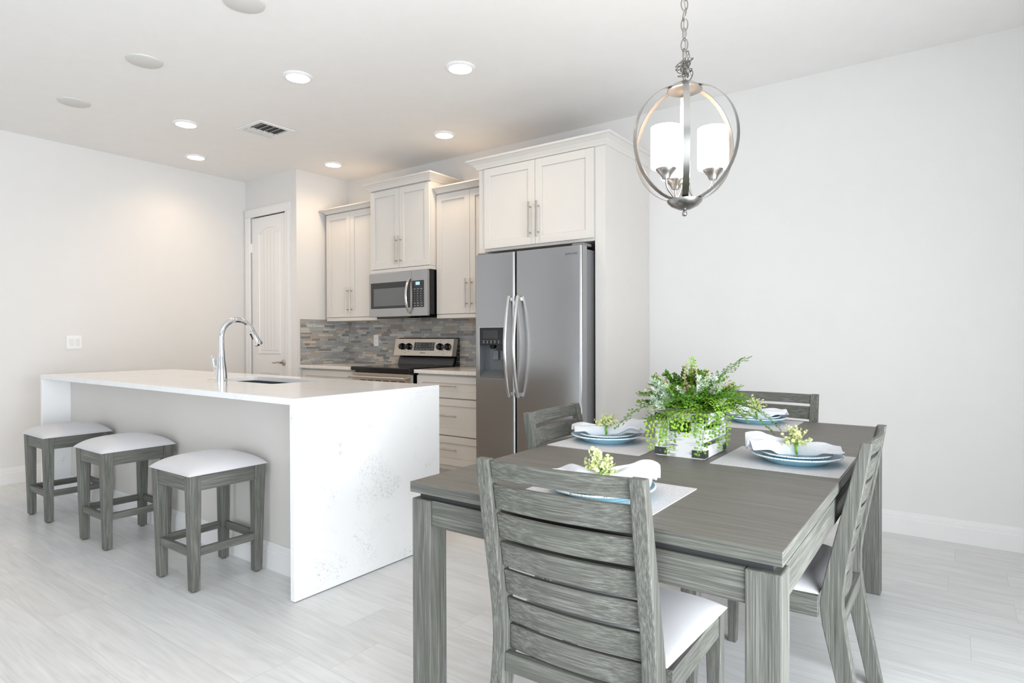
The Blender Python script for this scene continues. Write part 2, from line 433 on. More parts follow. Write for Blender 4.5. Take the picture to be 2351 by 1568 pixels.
# ------------------------------------------------------------------ backsplash tile
def splash(side, label, seed, mats):
    rnd = random.Random(seed); mb = MB()
    def P(u, d, z):   # d = depth off the wall
        return (XW+d, YB-u, z) if side else (XW+u, YB-d, z)
    idx = []
    def tile(u0, u1, z0, z1, d0, d1, m):
        pts = [P(u0, d0, z0), P(u1, d0, z0), P(u1, d1, z0), P(u0, d1, z0), P(u0, d0, z1), P(u1, d0, z1), P(u1, d1, z1), P(u0, d1, z1)]
        mb.hexa(pts); idx.extend([m]*6)
    L = .615 if side else 2.384
    tile(0, L, .9135, 1.372, .0005, .006, 0)
    z = .916
    while z < 1.366:
        z1 = min(z+rnd.choice((.012, .0235, .0235)), 1.37)
        u = .011; first = True
        while u < L-.004:
            l = rnd.uniform(.02, .12) if first else rnd.uniform(.05, .17); first = False
            u1 = min(u+l, L-.001)
            tile(u, u1-.0018, z, z1-.0018, .004, rnd.uniform(.0085, .0095), rnd.choices((1, 2, 3, 4, 5, 6), (5, 5, 3, 3, 3, 2))[0])
            u = u1
        z = z1
    bmesh.ops.recalc_face_normals(mb.bm, faces=mb.bm.faces)
    o = obj('tile_backsplash', mb, mats, fix=False)
    for p, m in zip(o.data.polygons, idx): p.material_index = m
    return tag(o, label, 'backsplash')
TM = [plain('grout', (180, 177, 172), .8)]
for nm, c, rg in (('tile_grey_glass', (160, 160, 159), .12), ('tile_blue_grey', (171, 172, 173), .14), ('tile_dark', (135, 133, 128), .14), ('tile_taupe', (178, 168, 156), .35), ('tile_beige', (206, 193, 178), .4), ('tile_light', (194, 195, 191), .14)):
    TM.append(plain(nm, c, rg, var=.06, scale=20))
splash(0, 'grey and beige mosaic strip tile backsplash behind the range', 3, TM)
splash(1, 'short mosaic tile backsplash on the pantry side wall beside the counter', 9, TM)

# ------------------------------------------------------------------ cabinets
def shaker(mb, x0, x1, z0, z1, y, th=.02, rail=.058, rec=.009):
    """a recessed-panel front in the XZ plane, front face at y"""
    mb.box(x0, x0+rail, y, y+th, z0, z1).box(x1-rail, x1, y, y+th, z0, z1)
    mb.box(x0+rail, x1-rail, y, y+th, z1-rail, z1).box(x0+rail, x1-rail, y, y+th, z0, z0+rail)
    mb.box(x0+rail, x1-rail, y+rec, y+th, z0+rail, z1-rail)
    return mb
def bar_v(x, y, z0, z1, r=.006):
    mb = MB().cyl((x, y-.032, z0), (x, y-.032, z1), r, 12)
    for z in (z0+.035, z1-.035): mb.cyl((x, y-.032, z), (x, y, z), .005, 8)
    return mb
def bar_h(x0, x1, y, z, r=.006):
    mb = MB().cyl((x0, y-.032, z), (x1, y-.032, z), r, 12)
    for x in (x0+.035, x1-.035): mb.cyl((x, y-.032, z), (x, y, z), .005, 8)
    return mb
def crown(root, x0, x1, yf, yb, z0, z1, pr, left=True, right=True):
    prof = [(0, 0), (.12, .04), (.2, .2), (.45, .5), (.8, .74), (1, .8), (1, 1)]
    rings = []
    for a, b in prof:
        d = pr*a; z = z0+(z1-z0)*b
        rings.append([(x0-(d if left else 0), yf-d, z), (x1+(d if right else 0), yf-d, z), (x1+(d if right else 0), yb, z), (x0-(d if left else 0), yb, z)])
    obj('crown_moulding', MB().rings(rings), M['cab'], root)
def doors(root, x0, xm, x1, z0, z1, y, hz0, hz1, off=.028):
    for a, b, hx in ((x0, xm-.0015, xm-off), (xm+.0015, x1, xm+off)):
        d = obj('door', shaker(MB(), a, b, z0, z1, y), M['cab'], root, bevel=.0012, seg=1)
        tag(obj('handle', bar_v(hx, y, hz0, hz1), M['nickel'], d, smooth=40), 'nickel bar handle')
def wall_cab(label, x0, xm, x1, yf, z0, z1, zc, hz0, hz1, rail_z, gl=True, gr=True, proj=.058, cx1=None):
    t = thing('wall_cabinet', label, 'cabinet', (0, 0, 0), 0, 'white wall cabinets')
    obj('cabinet_body', MB().box(x0, x1, yf+.0205, YB-.001, z0-.002, z1+.012), M['cab'], t)
    doors(t, x0+.003, xm, x1-.003, z0, z1, yf, hz0, hz1)
    crown(t, x0, cx1 or x1, yf+.006, YB-.001, z1+.012, zc, proj, gl, gr)
    obj('light_rail', MB().box(x0, x1, yf+.004, YB-.012, rail_z, z0-.004), M['cab'], t, bevel=.002)
    return t
wall_cab('tall two-door wall cabinet beside the pantry wall', -5.275, -4.899, -4.512, 4.0, 1.39, 2.44, 2.495, 1.43, 1.685, 1.352, True, False)
wall_cab('raised two-door wall cabinet above the microwave', -4.505, -4.115, -3.737, 3.92, 1.822, 2.55, 2.628, 1.85, 2.108, 1.786)
wall_cab('tall two-door wall cabinet partly hidden behind the refrigerator', -3.73, -3.345, -2.955, 4.0, 1.39, 2.44, 2.50, 1.438, 1.685, 1.352, False, False, cx1=-3.022)

t = thing('fridge_cabinet', 'deep white cabinet surround enclosing the refrigerator, two doors on top', 'cabinet')
obj('cabinet_body', MB().box(-2.89, -1.955, 3.641, YB-.001, 1.83, 2.465), M['cab'], t)
obj('side_panel', MB().box(-2.948, -2.892, 3.64, YB-.001, 0, 2.465), M['cab'], t, bevel=.001, seg=1)
obj('side_panel', MB().box(-1.953, -1.877, 3.64, 3.66, 0, 2.465).box(-1.897, -1.877, 3.66, YB-.001, 0, 2.465).box(-1.877, -1.870, YB-.02, YB-.001, 0, 2.465), M['cab'], t)
doors(t, -2.884, -2.424, -1.958, 1.848, 2.447, 3.62, 1.893, 2.147, .034)
crown(t, -2.948, -1.877, 3.634, YB-.001, 2.452, 2.522, .07)

def base_cab(label, x0, x1, fronts, hx):
    t = thing('base_cabinet', label, 'cabinet', (0, 0, 0), 0, 'white base cabinets')
    obj('cabinet_body', MB().box(x0, x1, 3.761, YB-.012, .1, .882).box(x0, x1, 3.82, YB-.012, 0, .1), M['cab'], t)
    for z0, z1, hz in fronts:
        d = obj('drawer', shaker(MB(), x0+.004, x1-.004, z0, z1, 3.74, rail=.055), M['cab'], t, bevel=.0012, seg=1)
        tag(obj('handle', bar_h(hx-.1, hx+.1, 3.74, hz), M['nickel'], d, smooth=40), 'nickel bar handle')
    return t
base_cab('white three-drawer base cabinet between the range and the refrigerator', -3.72, -2.952, ((.69, .865, .79), (.385, .68, .545), (.14, .375, .27)), -3.35)
base_cab('white base cabinet with drawers left of the range', -5.33, -4.512, ((.69, .865, .79), (.385, .68, .545), (.14, .375, .27)), -4.92)
for x0, x1, lb in ((-5.333, -4.51, 'cream quartz counter running from the pantry wall to the range'), (-3.73, -2.95, 'cream quartz counter between the range and the refrigerator')):
    tag(obj('countertop', MB().box(x0, x1, 3.715, YB-.0005, .8825, .9125), M['counter'], bevel=.003), lb, 'countertop', 'back wall countertops')

# outlets and switches
def outlet(label, face, M4):
    t = thing('wall_outlet', label, 'outlet', (0, 0, 0), 0, 'white outlets')
    t.matrix_world = M4     # local: x right, z up, -y out of the wall
    obj('cover_plate', MB().box(-.036, .036, -.006, -.0003, -.058, .058), M['plastic'], t, bevel=.002)
    for s in (-1, 1):
        r = obj('receptacle', MB().prism([(.016*math.cos(a), .0135*math.sin(a)+s*.02) for a in [2*PI*k/16 for k in range(16)]], -.0078, -.0055, 'y'), M['plastic'], t)
        obj('slot', MB().box(-.007, -.005, -.0082, -.0075, s*.02-.002, s*.02+.006).box(.005, .007, -.0082, -.0075, s*.02-.002, s*.02+.006).box(-.002, .002, -.0082, -.0075, s*.02-.009, s*.02-.005), M['socket'], r)
outlet('white outlet on the mosaic tile backsplash', None, Matrix.Translation((-4.889, YB-.0095, 1.153)))
outlet('white outlet on the quartz end of the island', None, Matrix.Translation((-2.39, 1.881, .656)) @ Matrix.Rotation(PI/2, 4, 'Z'))
t = thing('light_switch', 'white double rocker switch on the left wall', 'switch'); t.matrix_world = Matrix.Translation((XL, 2.085, 1.15)) @ Matrix.Rotation(PI/2, 4, 'Z')
obj('cover_plate', MB().box(-.058, .058, -.006, -.0003, -.058, .058), M['plastic'], t, bevel=.002)
for s in (-1, 1): obj('rocker', MB().hexa([(s*.023-.0165, -.007, -.033), (s*.023+.0165, -.007, -.033), (s*.023+.0165, -.005, -.033), (s*.023-.0165, -.005, -.033), (s*.023-.0165, -.0105, .033), (s*.023+.0165, -.0105, .033), (s*.023+.0165, -.005, .033), (s*.023-.0165, -.005, .033)]), M['trim'], t, bevel=.001)

# ------------------------------------------------------------------ refrigerator
FX0, FX1, FM, FY = -2.868, -1.968, -2.502, 3.485
t = thing('refrigerator', 'stainless side-by-side refrigerator with water dispenser', 'refrigerator')
obj('fridge_body', MB().box(FX0+.012, FX1-.004, FY+.075, YB-.08, .02, 1.765), M['sidegrey'], t, bevel=.004)
def fdoor(x0, x1, hole=None):
    mb = MB(); n = 14; pr = []
    R = .018
    for k in range(5):
        a = PI/2*k/4; pr.append((x0+R-R*math.cos(a), FY+R-R*math.sin(a)))
    for k in range(5):
        a = PI/2*k/4; pr.append((x1-R+R*math.sin(a), FY+R-R*math.cos(a)))
    pr += [(x1, FY+.068), (x0, FY+.068)]
    if hole is None:
        mb.prism(pr, .03, 1.785, 'z')
    else:
        hx0, hx1, hz0, hz1 = hole
        mb.prism(pr, .03, hz0, 'z').prism(pr, hz1, 1.785, 'z')
        mb.prism([p for p in pr[:5]]+[(hx0, FY), (hx0, FY+.068), (x0, FY+.068)], hz0, hz1, 'z')
        mb.prism([(hx1, FY)]+pr[5:10]+[(x1, FY+.068), (hx1, FY+.068)], hz0, hz1, 'z')
    return obj('door', mb, M['steel'], t, smooth=35)
hx0, hx1, hz0, hz1 = -2.824, -2.588, .888, 1.257
dl = fdoor(FX0, FM-.006, (hx0, hx1, hz0, hz1)); dr = fdoor(FM+.006, FX1)
obj('gasket', MB().box(FM-.0055, FM+.0055, FY+.02, FY+.07, .03, 1.78).box(FX0+.01, FX1-.006, FY+.0685, FY+.0745, .03, 1.77), M['dark'], t)
ds = obj('dispenser', MB().box(hx0, hx1, FY+.066, FY+.0675, hz0, hz1).box(hx0, hx0+.004, FY+.001, FY+.066, hz0, hz1).box(hx1-.004, hx1, FY+.001, FY+.066, hz0, hz1).box(hx0+.004, hx1-.004, FY+.001, FY+.066, hz0, hz0+.006).box(hx0+.004, hx1-.004, FY+.001, FY+.066, hz1-.004, hz1), M['disp'], dl)
obj('bezel', MB().sweep([(hx0, FY, hz0), (hx1, FY, hz0), (hx1, FY, hz1), (hx0, FY, hz1)], [(-.004, -.002), (.004, -.002), (.004, .002), (-.004, .002)], True, up=(0, -1, 0)), M['steel_h'], dl)
tag(obj('dispenser_panel', MB().prism([(FY-.001, 1.128), (FY+.062, 1.13), (FY+.062, hz1-.004), (FY-.001, hz1-.004)], hx0+.004, hx1-.004, 'x'), M['black'], dl, bevel=.003), 'glossy black control panel')
tag(obj('display', MB().box(-2.79, -2.65, FY-.0025, FY-.0012, 1.175, 1.235), M['glass'], dl), 'dark display window')
mb = MB()
for k in range(5): mb.box(-2.79+k*.034, -2.775+k*.034, FY-.0025, FY-.0012, 1.157, 1.160).box(-2.787+k*.034, -2.779+k*.034, FY-.0025, FY-.0012, 1.143, 1.150)
obj('button_marks', mb, M['key'], dl)
obj('spout', MB().lathe([(.0001, 1.132), (.024, 1.132), (.022, 1.11), (.014, 1.1), (.0001, 1.1)], 16, (-2.725, FY+.035, 0)).box(-2.68, -2.62, FY+.02, FY+.06, 1.09, 1.132), M['black'], dl, smooth=40)
for x in (-2.715, -2.64):
    obj('paddle', MB().hexa([(x-.028, FY+.045, 1.02), (x+.028, FY+.045, 1.02), (x+.028, FY+.052, 1.02), (x-.028, FY+.052, 1.02), (x-.022, FY+.054, 1.09), (x+.022, FY+.054, 1.09), (x+.022, FY+.061, 1.09), (x-.022, FY+.061, 1.09)]), M['disp'], dl, bevel=.004)
obj('drip_tray', MB().hexa([(hx0+.005, FY+.004, hz0+.007), (hx1-.005, FY+.004, hz0+.007), (hx1-.005, FY+.065, hz0+.007), (hx0+.005, FY+.065, hz0+.007), (hx0+.005, FY+.004, hz0+.016), (hx1-.005, FY+.004, hz0+.016), (hx1-.005, FY+.065, hz0+.06), (hx0+.005, FY+.065, hz0+.06)]), M['disp'], dl)
for dd, x in ((dl, -2.541), (dr, -2.465)):
    pts = [(x, FY+.002, 1.49)] if False else []
    n = 18
    for k in range(n+1):
        q = k/n; pts.append((x, FY-.018-.055*math.sin(PI*q)**.8, .766+q*.706))
    mb = MB().sweep(pts, [(.013*math.cos(2*PI*k/12), .011*math.sin(2*PI*k/12)) for k in range(12)], up=(0, -1, 0))
    for z in (.785, 1.452): mb.box(x-.009, x+.009, FY-.03, FY+.002, z-.012, z+.012)
    tag(obj('handle', mb, M['steel_h'], dd, smooth=50), 'long bowed steel handle')
obj('hinge_cover', MB().box(-2.06, FX1-.004, FY+.03, FY+.14, 1.7855, 1.803).box(FX0+.006, -2.77, FY+.03, FY+.14, 1.7855, 1.803), M['sidegrey'], t, bevel=.004)
obj('brand_lettering', MB().text('SAMSUNG', .021, Matrix.Translation((-2.046, FY-.0004, 1.732)) @ Matrix.Rotation(PI/2, 4, 'X')), M['letter'], dr)
obj('kick_grille', MB().box(FX0+.02, FX1-.02, FY+.05, FY+.07, .003, .029), M['dark'], t)

# ------------------------------------------------------------------ microwave
t = thing('microwave', 'stainless over-the-range microwave under the raised cabinet', 'microwave')
MX0, MX1, MY, MZ0, MZ1 = -4.503, -3.741, 3.90, 1.375, 1.783
obj('microwave_body', MB().box(MX0+.004, MX1, MY+.03, YB-.012, MZ0+.012, MZ1).prism([(MY+.05, MZ0+.012), (MY+.08, MZ0-.014), (YB-.06, MZ0-.014), (YB-.03, MZ0+.012)], MX0+.03, MX1-.03, 'x'), M['black'], t, bevel=.003)
d = obj('door', MB().box(MX0, -3.940, MY, MY+.0295, MZ0, MZ1-.001), M['steel'], t, bevel=.004)
tag(obj('window', MB().box(-4.475, -3.955, MY-.0015, MY, 1.452, 1.692), M['glass'], d, bevel=.001), 'dark glass window')
obj('window_screen', MB().box(-4.435, -4.012, MY-.0022, MY-.0014, 1.475, 1.638), M['glass2'], d)
pts = [(-3.962, MY-.006-.045*math.sin(PI*k/14)**.7, 1.40+.31*k/14) for k in range(15)]
tag(obj('handle', MB().sweep(pts, [(.013*math.cos(2*PI*k/10), .008*math.sin(2*PI*k/10)) for k in range(10)], up=(0, -1, 0)), M['steel_h'], d, smooth=50), 'bowed steel handle')
cp = obj('control_panel', MB().box(-3.9385, MX1-.002, MY, MY+.0295, MZ0, MZ1-.001), M['steel'], t, bevel=.004)
tag(obj('keypad', MB().box(-3.925, -3.785, MY-.0015, MY, 1.452, 1.69), M['glass'], cp), 'dark keypad with pale key marks')
mb = MB()
for r in range(8):
    for c in range(3): mb.box(-3.908+c*.042, -3.908+c*.042+(.018 if r in (0, 1, 7) else .008), MY-.0021, MY-.0014, 1.465+r*.021, 1.465+r*.021+.006)
obj('key_marks', mb, M['key'], cp)
tag(obj('clock', MB().box(-3.885, -3.835, MY-.0021, MY-.0014, 1.65, 1.678), M['lcd'], cp), 'lit clock display')

# ------------------------------------------------------------------ range
t = thing('range_oven', 'stainless electric range with black glass cooktop and rear knobs', 'oven')
RX0, RX1 = -4.498, -3.738
obj('range_body', MB().box(RX0+.004, RX1-.004, 3.725, YB-.02, .02, .885), M['black'], t)
obj('cooktop', MB().box(RX0, RX1, 3.672, 4.235, .886, .922), M['black'], t, bevel=.008, seg=3)
mb = MB()
for bx, by, br in ((-4.31, 3.84, .11), (-3.93, 3.84, .09), (-4.31, 4.08, .08), (-3.93, 4.08, .1)):
    mb.lathe([(br, .9221), (br, .9226), (br-.003, .9226), (br-.003, .9221)], 40, (bx, by, 0), closed=True)
obj('burner_ring', mb, M['blackm'], t)
od = obj('oven_door', MB().box(RX0+.006, RX1-.006, 3.69, 3.724, .2, .868), M['warmsteel'], t, bevel=.004)
tag(obj('handle', MB().cyl((RX0+.01, 3.645, .832), (RX1-.03, 3.645, .832), .013, 14).cyl((RX0+.05, 3.645, .832), (RX0+.05, 3.69, .832), .009, 8).cyl((RX1-.06, 3.645, .832), (RX1-.06, 3.69, .832), .009, 8), M['warmsteel'], od, smooth=50), 'steel bar handle')
mb = MB()
for k in range(6): mb.box(-4.38+k*.1, -4.31+k*.1, 3.6885, 3.69, .800, .806)
obj('vent_slot', mb, M['dark'], od)
obj('oven_window', MB().box(RX0+.1, RX1-.1, 3.6885, 3.69, .35, .70), M['glass'], od)
tag(obj('side_vent', MB().box(RX1-.0055, RX1-.0005, 3.695, 3.72, .6, .865), M['steel_h'], od), 'perforated steel edge')
obj('storage_drawer', MB().box(RX0+.006, RX1-.006, 3.69, 3.724, .04, .192), M['warmsteel'], t, bevel=.004)
obj('backguard', MB().prism([(4.236, .9), (4.262, .905), (4.29, .995), (4.28, 1.0), (4.275, 1.18), (4.33, 1.18), (4.33, .9)], RX0+.006, RX1-.006, 'x'), M['black'], t, bevel=.002)
obj('backguard_panel', MB().hexa([(RX0+.02, 4.24, .922), (RX1-.02, 4.24, .922), (RX1-.02, 4.26, .922), (RX0+.02, 4.26, .922), (RX0+.02, 4.262, .992), (RX1-.02, 4.262, .992), (RX1-.02, 4.28, .992), (RX0+.02, 4.28, .992)]), M['blackm'], t, bevel=.002)
TY = lambda z: 4.205+(z-1.008)*.2         # tilted console face
def console(x0, x1, z0, z1, e0, e1):      # slab on the tilted face
    return [(x0, TY(z0)-e1, z0), (x1, TY(z0)-e1, z0), (x1, TY(z0)-e0, z0), (x0, TY(z0)-e0, z0), (x0, TY(z1)-e1, z1), (x1, TY(z1)-e1, z1), (x1, TY(z1)-e0, z1), (x0, TY(z1)-e0, z1)]
cs = obj('control_console', MB().hexa(console(RX0-.004, RX1+.004, 1.008, 1.172, -.06, 0)), M['warmsteel'], t, bevel=.003)
tag(obj('display', MB().hexa(console(-4.232, -3.965, 1.06, 1.137, 0, .0012)), M['glass'], cs), 'dark oven display')
mb = MB()
for x0, z0, wd in ((-4.205, 1.118, .02), (-4.17, 1.118, .016), (-4.205, 1.095, .018), (-4.17, 1.095, .018), (-4.21, 1.07, .025), (-4.175, 1.068, .016), (-4.145, 1.07, .02), (-4.105, 1.07, .018), (-4.07, 1.07, .018), (-4.04, 1.07, .018), (-4.0, 1.12, .012), (-3.985, 1.12, .01), (-4.0, 1.1, .012), (-3.985, 1.1, .01), (-4.0, 1.075, .012), (-3.985, 1.075, .01), (-4.03, 1.118, .006), (-4.03, 1.095, .006)):
    mb.hexa(console(x0, x0+wd, z0, z0+.006, .0012, .0018))
obj('key_marks', mb, M['key'], cs)
for x in (-4.392, -4.301, -3.894, -3.799):
    zc = 1.097; y = TY(zc)
    k_ = obj('knob', MB().lathe([(.0001, -.001), (.033, -.001), (.033, -.008), (.029, -.012), (.026, -.03), (.024, -.033), (.0001, -.033)], 24, (x, y, zc), 'y').box(x-.006, x+.006, y-.042, y-.03, zc-.024, zc+.024), M['black'], cs, smooth=35)
    obj('knob_mark', MB().box(x-.0012, x+.0012, y-.0425, y-.0418, zc+.004, zc+.022), M['key'], k_)
mb = MB()
for x in (-4.392, -4.301, -3.894, -3.799): mb.hexa(console(x-.004, x+.004, 1.143, 1.148, 0, .0008)).hexa(console(x-.004, x+.004, 1.046, 1.05, 0, .0008))
for x in (-4.345, -3.845): mb.hexa(console(x-.006, x+.006, 1.03, 1.036, 0, .0008))
obj('dial_marks', mb, M['letter'], cs)
obj('brand_lettering', MB().text('SAMSUNG', .015, Matrix.Translation((-4.108, TY(1.036)-.0003, 1.036)) @ Matrix.Rotation(PI/2-.2, 4, 'X')), M['letter'], cs)
mb = MB()
for z in (.96, 1.0, 1.04, 1.08, 1.12): mb.box(RX1-.0062, RX1-.0052, 4.29, 4.325, z, z+.003)
obj('side_slot', mb, M['key'], t)

# ------------------------------------------------------------------ island
IX0, IX1, IY0, IY1, IZ = -5.548, -2.388, 1.632, 2.582, .914
t = thing('island_worktop', 'white waterfall quartz worktop wrapping the kitchen island', 'worktop')
def slab():
    bm = bmesh.new(); L = []
    outer = [(IX0, IY0), (IX1, IY0), (IX1, IY1), (IX0, IY1)]
    inner = []
    sx0, sx1, sy0, sy1, R = -4.035, -3.255, 2.085, 2.445, .04
    for cx_, cy_, a0 in ((sx1-R, sy0+R, -90), (sx1-R, sy1-R, 0), (sx0+R, sy1-R, 90), (sx0+R, sy0+R, 180)):
        for k in range(6):
            a = math.radians(a0+90*k/5); inner.append((cx_+R*math.cos(a), cy_+R*math.sin(a)))
    E = []
    for lp in (outer, inner):
        v = [bm.verts.new((x, y, IZ)) for x, y in lp]
        E += [bm.edges.new((v[i], v[(i+1) % len(v)])) for i in range(len(v))]
    r = bmesh.ops.triangle_fill(bm, use_beauty=True, edges=E, normal=(0, 0, 1))
    f = [g for g in r['geom'] if isinstance(g, bmesh.types.BMFace)]
    x = bmesh.ops.extrude_face_region(bm, geom=f)
    bmesh.ops.translate(bm, verts=[v for v in x['geom'] if isinstance(v, bmesh.types.BMVert)], vec=(0, 0, -.03))
    m = MB(); m.bm.free(); m.bm = bm; return m
obj('top', slab(), M['quartz'], t, bevel=.0015, seg=1)
for x0, x1 in ((IX0, IX0+.03), (IX1-.03, IX1)):
    obj('end_panel', MB().box(x0, x1, IY0, IY1, .004, IZ-.03), M['quartz'], t, bevel=.0015, seg=1)
t = thing('island_cabinet', 'white painted island base recessed under the quartz overhang', 'cabinet')
obj('back_panel', MB().box(IX0+.031, IX1-.031, 1.815, 1.84, 0, IZ-.031), M['cab'], t)
obj('baseboard', MB().prism([(1.815-a, b) for a, b in base_prof()], IX0+.031, IX1-.031, 'x'), M['trim'], t)
obj('cabinet_front', MB().box(IX0+.031, IX1-.031, 2.53, 2.55, .1, IZ-.031).box(IX0+.031, IX1-.031, 2.45, 2.47, 0, .1), M['cab'], t)
t = thing('kitchen_sink', 'undermount steel sink set into the island worktop', 'sink')
sk = MB()
sx0, sx1, sy0, sy1, zb = -4.045, -3.245, 2.075, 2.455, .68
sk.box(sx0, sx1, sy0, sy1, zb, zb+.003).box(sx0, sx0+.003, sy0, sy1, zb+.003, .8835).box(sx1-.003, sx1, sy0, sy1, zb+.003, .8835).box(sx0+.003, sx1-.003, sy0, sy0+.003, zb+.003, .8835).box(sx0+.003, sx1-.003, sy1-.003, sy1, zb+.003, .8835)
obj('basin', sk, M['sink'], t)
obj('drain', MB().lathe([(.0001, zb+.003), (.045, zb+.003), (.045, zb+.006), (.0001, zb+.005)], 24, (-3.645, 2.28, 0)), M['chrome'], t)

t = thing('kitchen_faucet', 'chrome gooseneck pull-down faucet on the island beside the sink', 'faucet', (-3.648, 1.99, IZ))
obj('faucet_body', MB().lathe([(.0001, 0), (.033, 0), (.033, .012), (.032, .04), (.028, .09), (.021, .14), (.0185, .19), (.018, .198), (.0001, .198)], 28), M['chrome'], t, smooth=50)
pts = [(0, 0, .199), (0, 0, .23), (0, 0, .26)]
RR = .105
for k in range(17):
    a = PI-k/16*math.radians(158); pts.append((0, RR+RR*math.cos(a), .28+RR*math.sin(a)))
obj('spout', MB().tube(pts, .0165, 16), M['chrome'], t, smooth=60)
e = Vector(pts[-1]); dv = (Vector(pts[-1])-Vector(pts[-2])).normalized()
sh = obj('spray_head', MB().tube([e+dv*.001, e+dv*.03, e+dv*.07, e+dv*.1, e+dv*.104], .018, 18, radii=[.0175, .0185, .023, .0275, .025]), M['chrome'], t, smooth=50)
nb = dv.cross(Vector((1, 0, 0)))
if nb.y > 0: nb = -nb
q = e+dv*.035+nb*.019
obj('spray_button', MB().sweep([q-dv*.02, q+dv*.02], [(-.006, -.003), (.006, -.003), (.006, .003), (-.006, .003)]), M['dark'], sh, bevel=.001)
obj('handle', MB().cyl((-.02, 0, .07), (-.06, 0, .072), .0185, 18).tube([(-.058, 0, .072), (-.075, -.004, .095), (-.082, -.006, .13), (-.096, -.01, .155)], .012, 12, radii=[.015, .012, .017, .008]), M['chrome'], t, smooth=50)

# ------------------------------------------------------------------ cushions
def cushion(mb, hw0, hw1, y0, y1, z0, th, crown_h, n=22, p=5):
    def ed(t):   # cluster samples at the edges
        s = 2*t-1; return math.sin(s*PI/2)
    def top(i, j):
        u, v = ed(i), ed(j); y = y0+(y1-y0)*(v+1)/2; hw = hw0+(hw1-hw0)*(v+1)/2
        e = max(0, 1-abs(u)**p)**.5*max(0, 1-abs(v)**p)**.5
        bul = 1+.02*e*(1-abs(u)*.3)
        return (u*hw, y, z0+th*e+crown_h*(1-u*u)*(1-v*v))
    mb.grid(top, n, n)
    mb.grid(lambda i, j: (ed(i)*(hw0+(hw1-hw0)*(ed(j)+1)/2), y0+(y1-y0)*(ed(j)+1)/2, z0), 2, 2)
    return mb

# ------------------------------------------------------------------ bar stools
def make_stool(loc, label):
    t = thing('bar_stool', label, 'stool', loc, 0, 'bar stools at the island')
    TH, BH, zt = .191, .178, .548
    for sx in (-1, 1):
        for sy in (-1, 1):
            def c(o, w, z):
                xs = sorted((sx*o, sx*(o-w))); ys = sorted((sy*o, sy*(o-w)))
                return [(xs[0], ys[0], z), (xs[1], ys[0], z), (xs[1], ys[1], z), (xs[0], ys[1], z)]
            lg = obj('leg', MB().hexa(c(BH, .04, .006)+c(TH, .056, zt)), M['woodz'], t, bevel=.003)
            b = BH-.02
            tag(obj('foot_pad', MB().cyl((sx*b, sy*b, 0), (sx*b, sy*b, .0058), .012, 10), M['felt'], lg), 'brown felt pad')
    a, b = TH-.056, TH-.006
    for s in (-1, 1):
        y0, y1 = sorted((s*b, s*(b-.02)))
        obj('apron', MB().box(-a, a, y0, y1, zt-.075, zt-.001), M['woodx'], t, bevel=.002)
        obj('apron', MB().box(y0, y1, -a, a, zt-.075, zt-.001), M['woody'], t, bevel=.002)
        q = .184-.046; y0, y1 = sorted((s*.176, s*.154))
        obj('stretcher', MB().box(-q, q, y0, y1, .165, .203), M['woodx'], t, bevel=.002)
        obj('stretcher', MB().box(y0, y1, -q, q, .165, .203), M['woody'], t, bevel=.002)
    obj('cushion', cushion(MB(), .200, .200, -.200, .200, zt+.0005, .044, .022), M['fabric'], t, smooth=60)
    return t
st = make_stool((-3.04, 1.592, 0), 'grey wood stool with pale cushion nearest the waterfall end of the island')
dup(st, (-4.005, 1.592, 0), 0, 'grey wood stool with pale cushion in the middle of the three')
dup(st, (-4.885, 1.588, 0), 0, 'grey wood stool with pale cushion nearest the left wall')

# ------------------------------------------------------------------ dining table
TX0, TX1, TY0, TY1, TZ = -1.307, -.275, 1.285, 3.317, .762
t = thing('dining_table', 'rectangular weathered grey wood dining table set for four', 'table', (-.791, 2.301, 0))
hx, hy = (TX1-TX0)/2, (TY1-TY0)/2
tt = obj('tabletop', MB().box(-hx, hx, -hy, hy, .731, TZ), [M['tabletop'], M['woodx'], M['woody']], t, bevel=.002)
for p in tt.data.polygons: p.material_index = 0 if abs(p.normal.z) > .5 else (1 if abs(p.normal.y) > .5 else 2)
tag(obj('reveal_strip', MB().box(-hx+.022, hx-.022, -hy+.022, hy-.022, .713, .7309), M['woodgap'], t), 'dark recessed strip')
for sx in (-1, 1):
    for sy in (-1, 1):
        xs = sorted((sx*(hx-.003), sx*(hx-.075))); ys = sorted((sy*(hy-.005), sy*(hy-.077)))
        obj('leg', MB().box(xs[0], xs[1], ys[0], ys[1], 0, .7129), M['woodz'], t, bevel=.004)
for s in (-1, 1):
    ys = sorted((s*(hy-.012), s*(hy-.034))); xs = sorted((s*(hx-.010), s*(hx-.032)))
    obj('apron', MB().box(-hx+.0755, hx-.0755, ys[0], ys[1], .637, .7128), M['woodx'], t, bevel=.002)
    obj('apron', MB().box(xs[0], xs[1], -hy+.0775, hy-.0775, .637, .7128), M['woody'], t, bevel=.002)

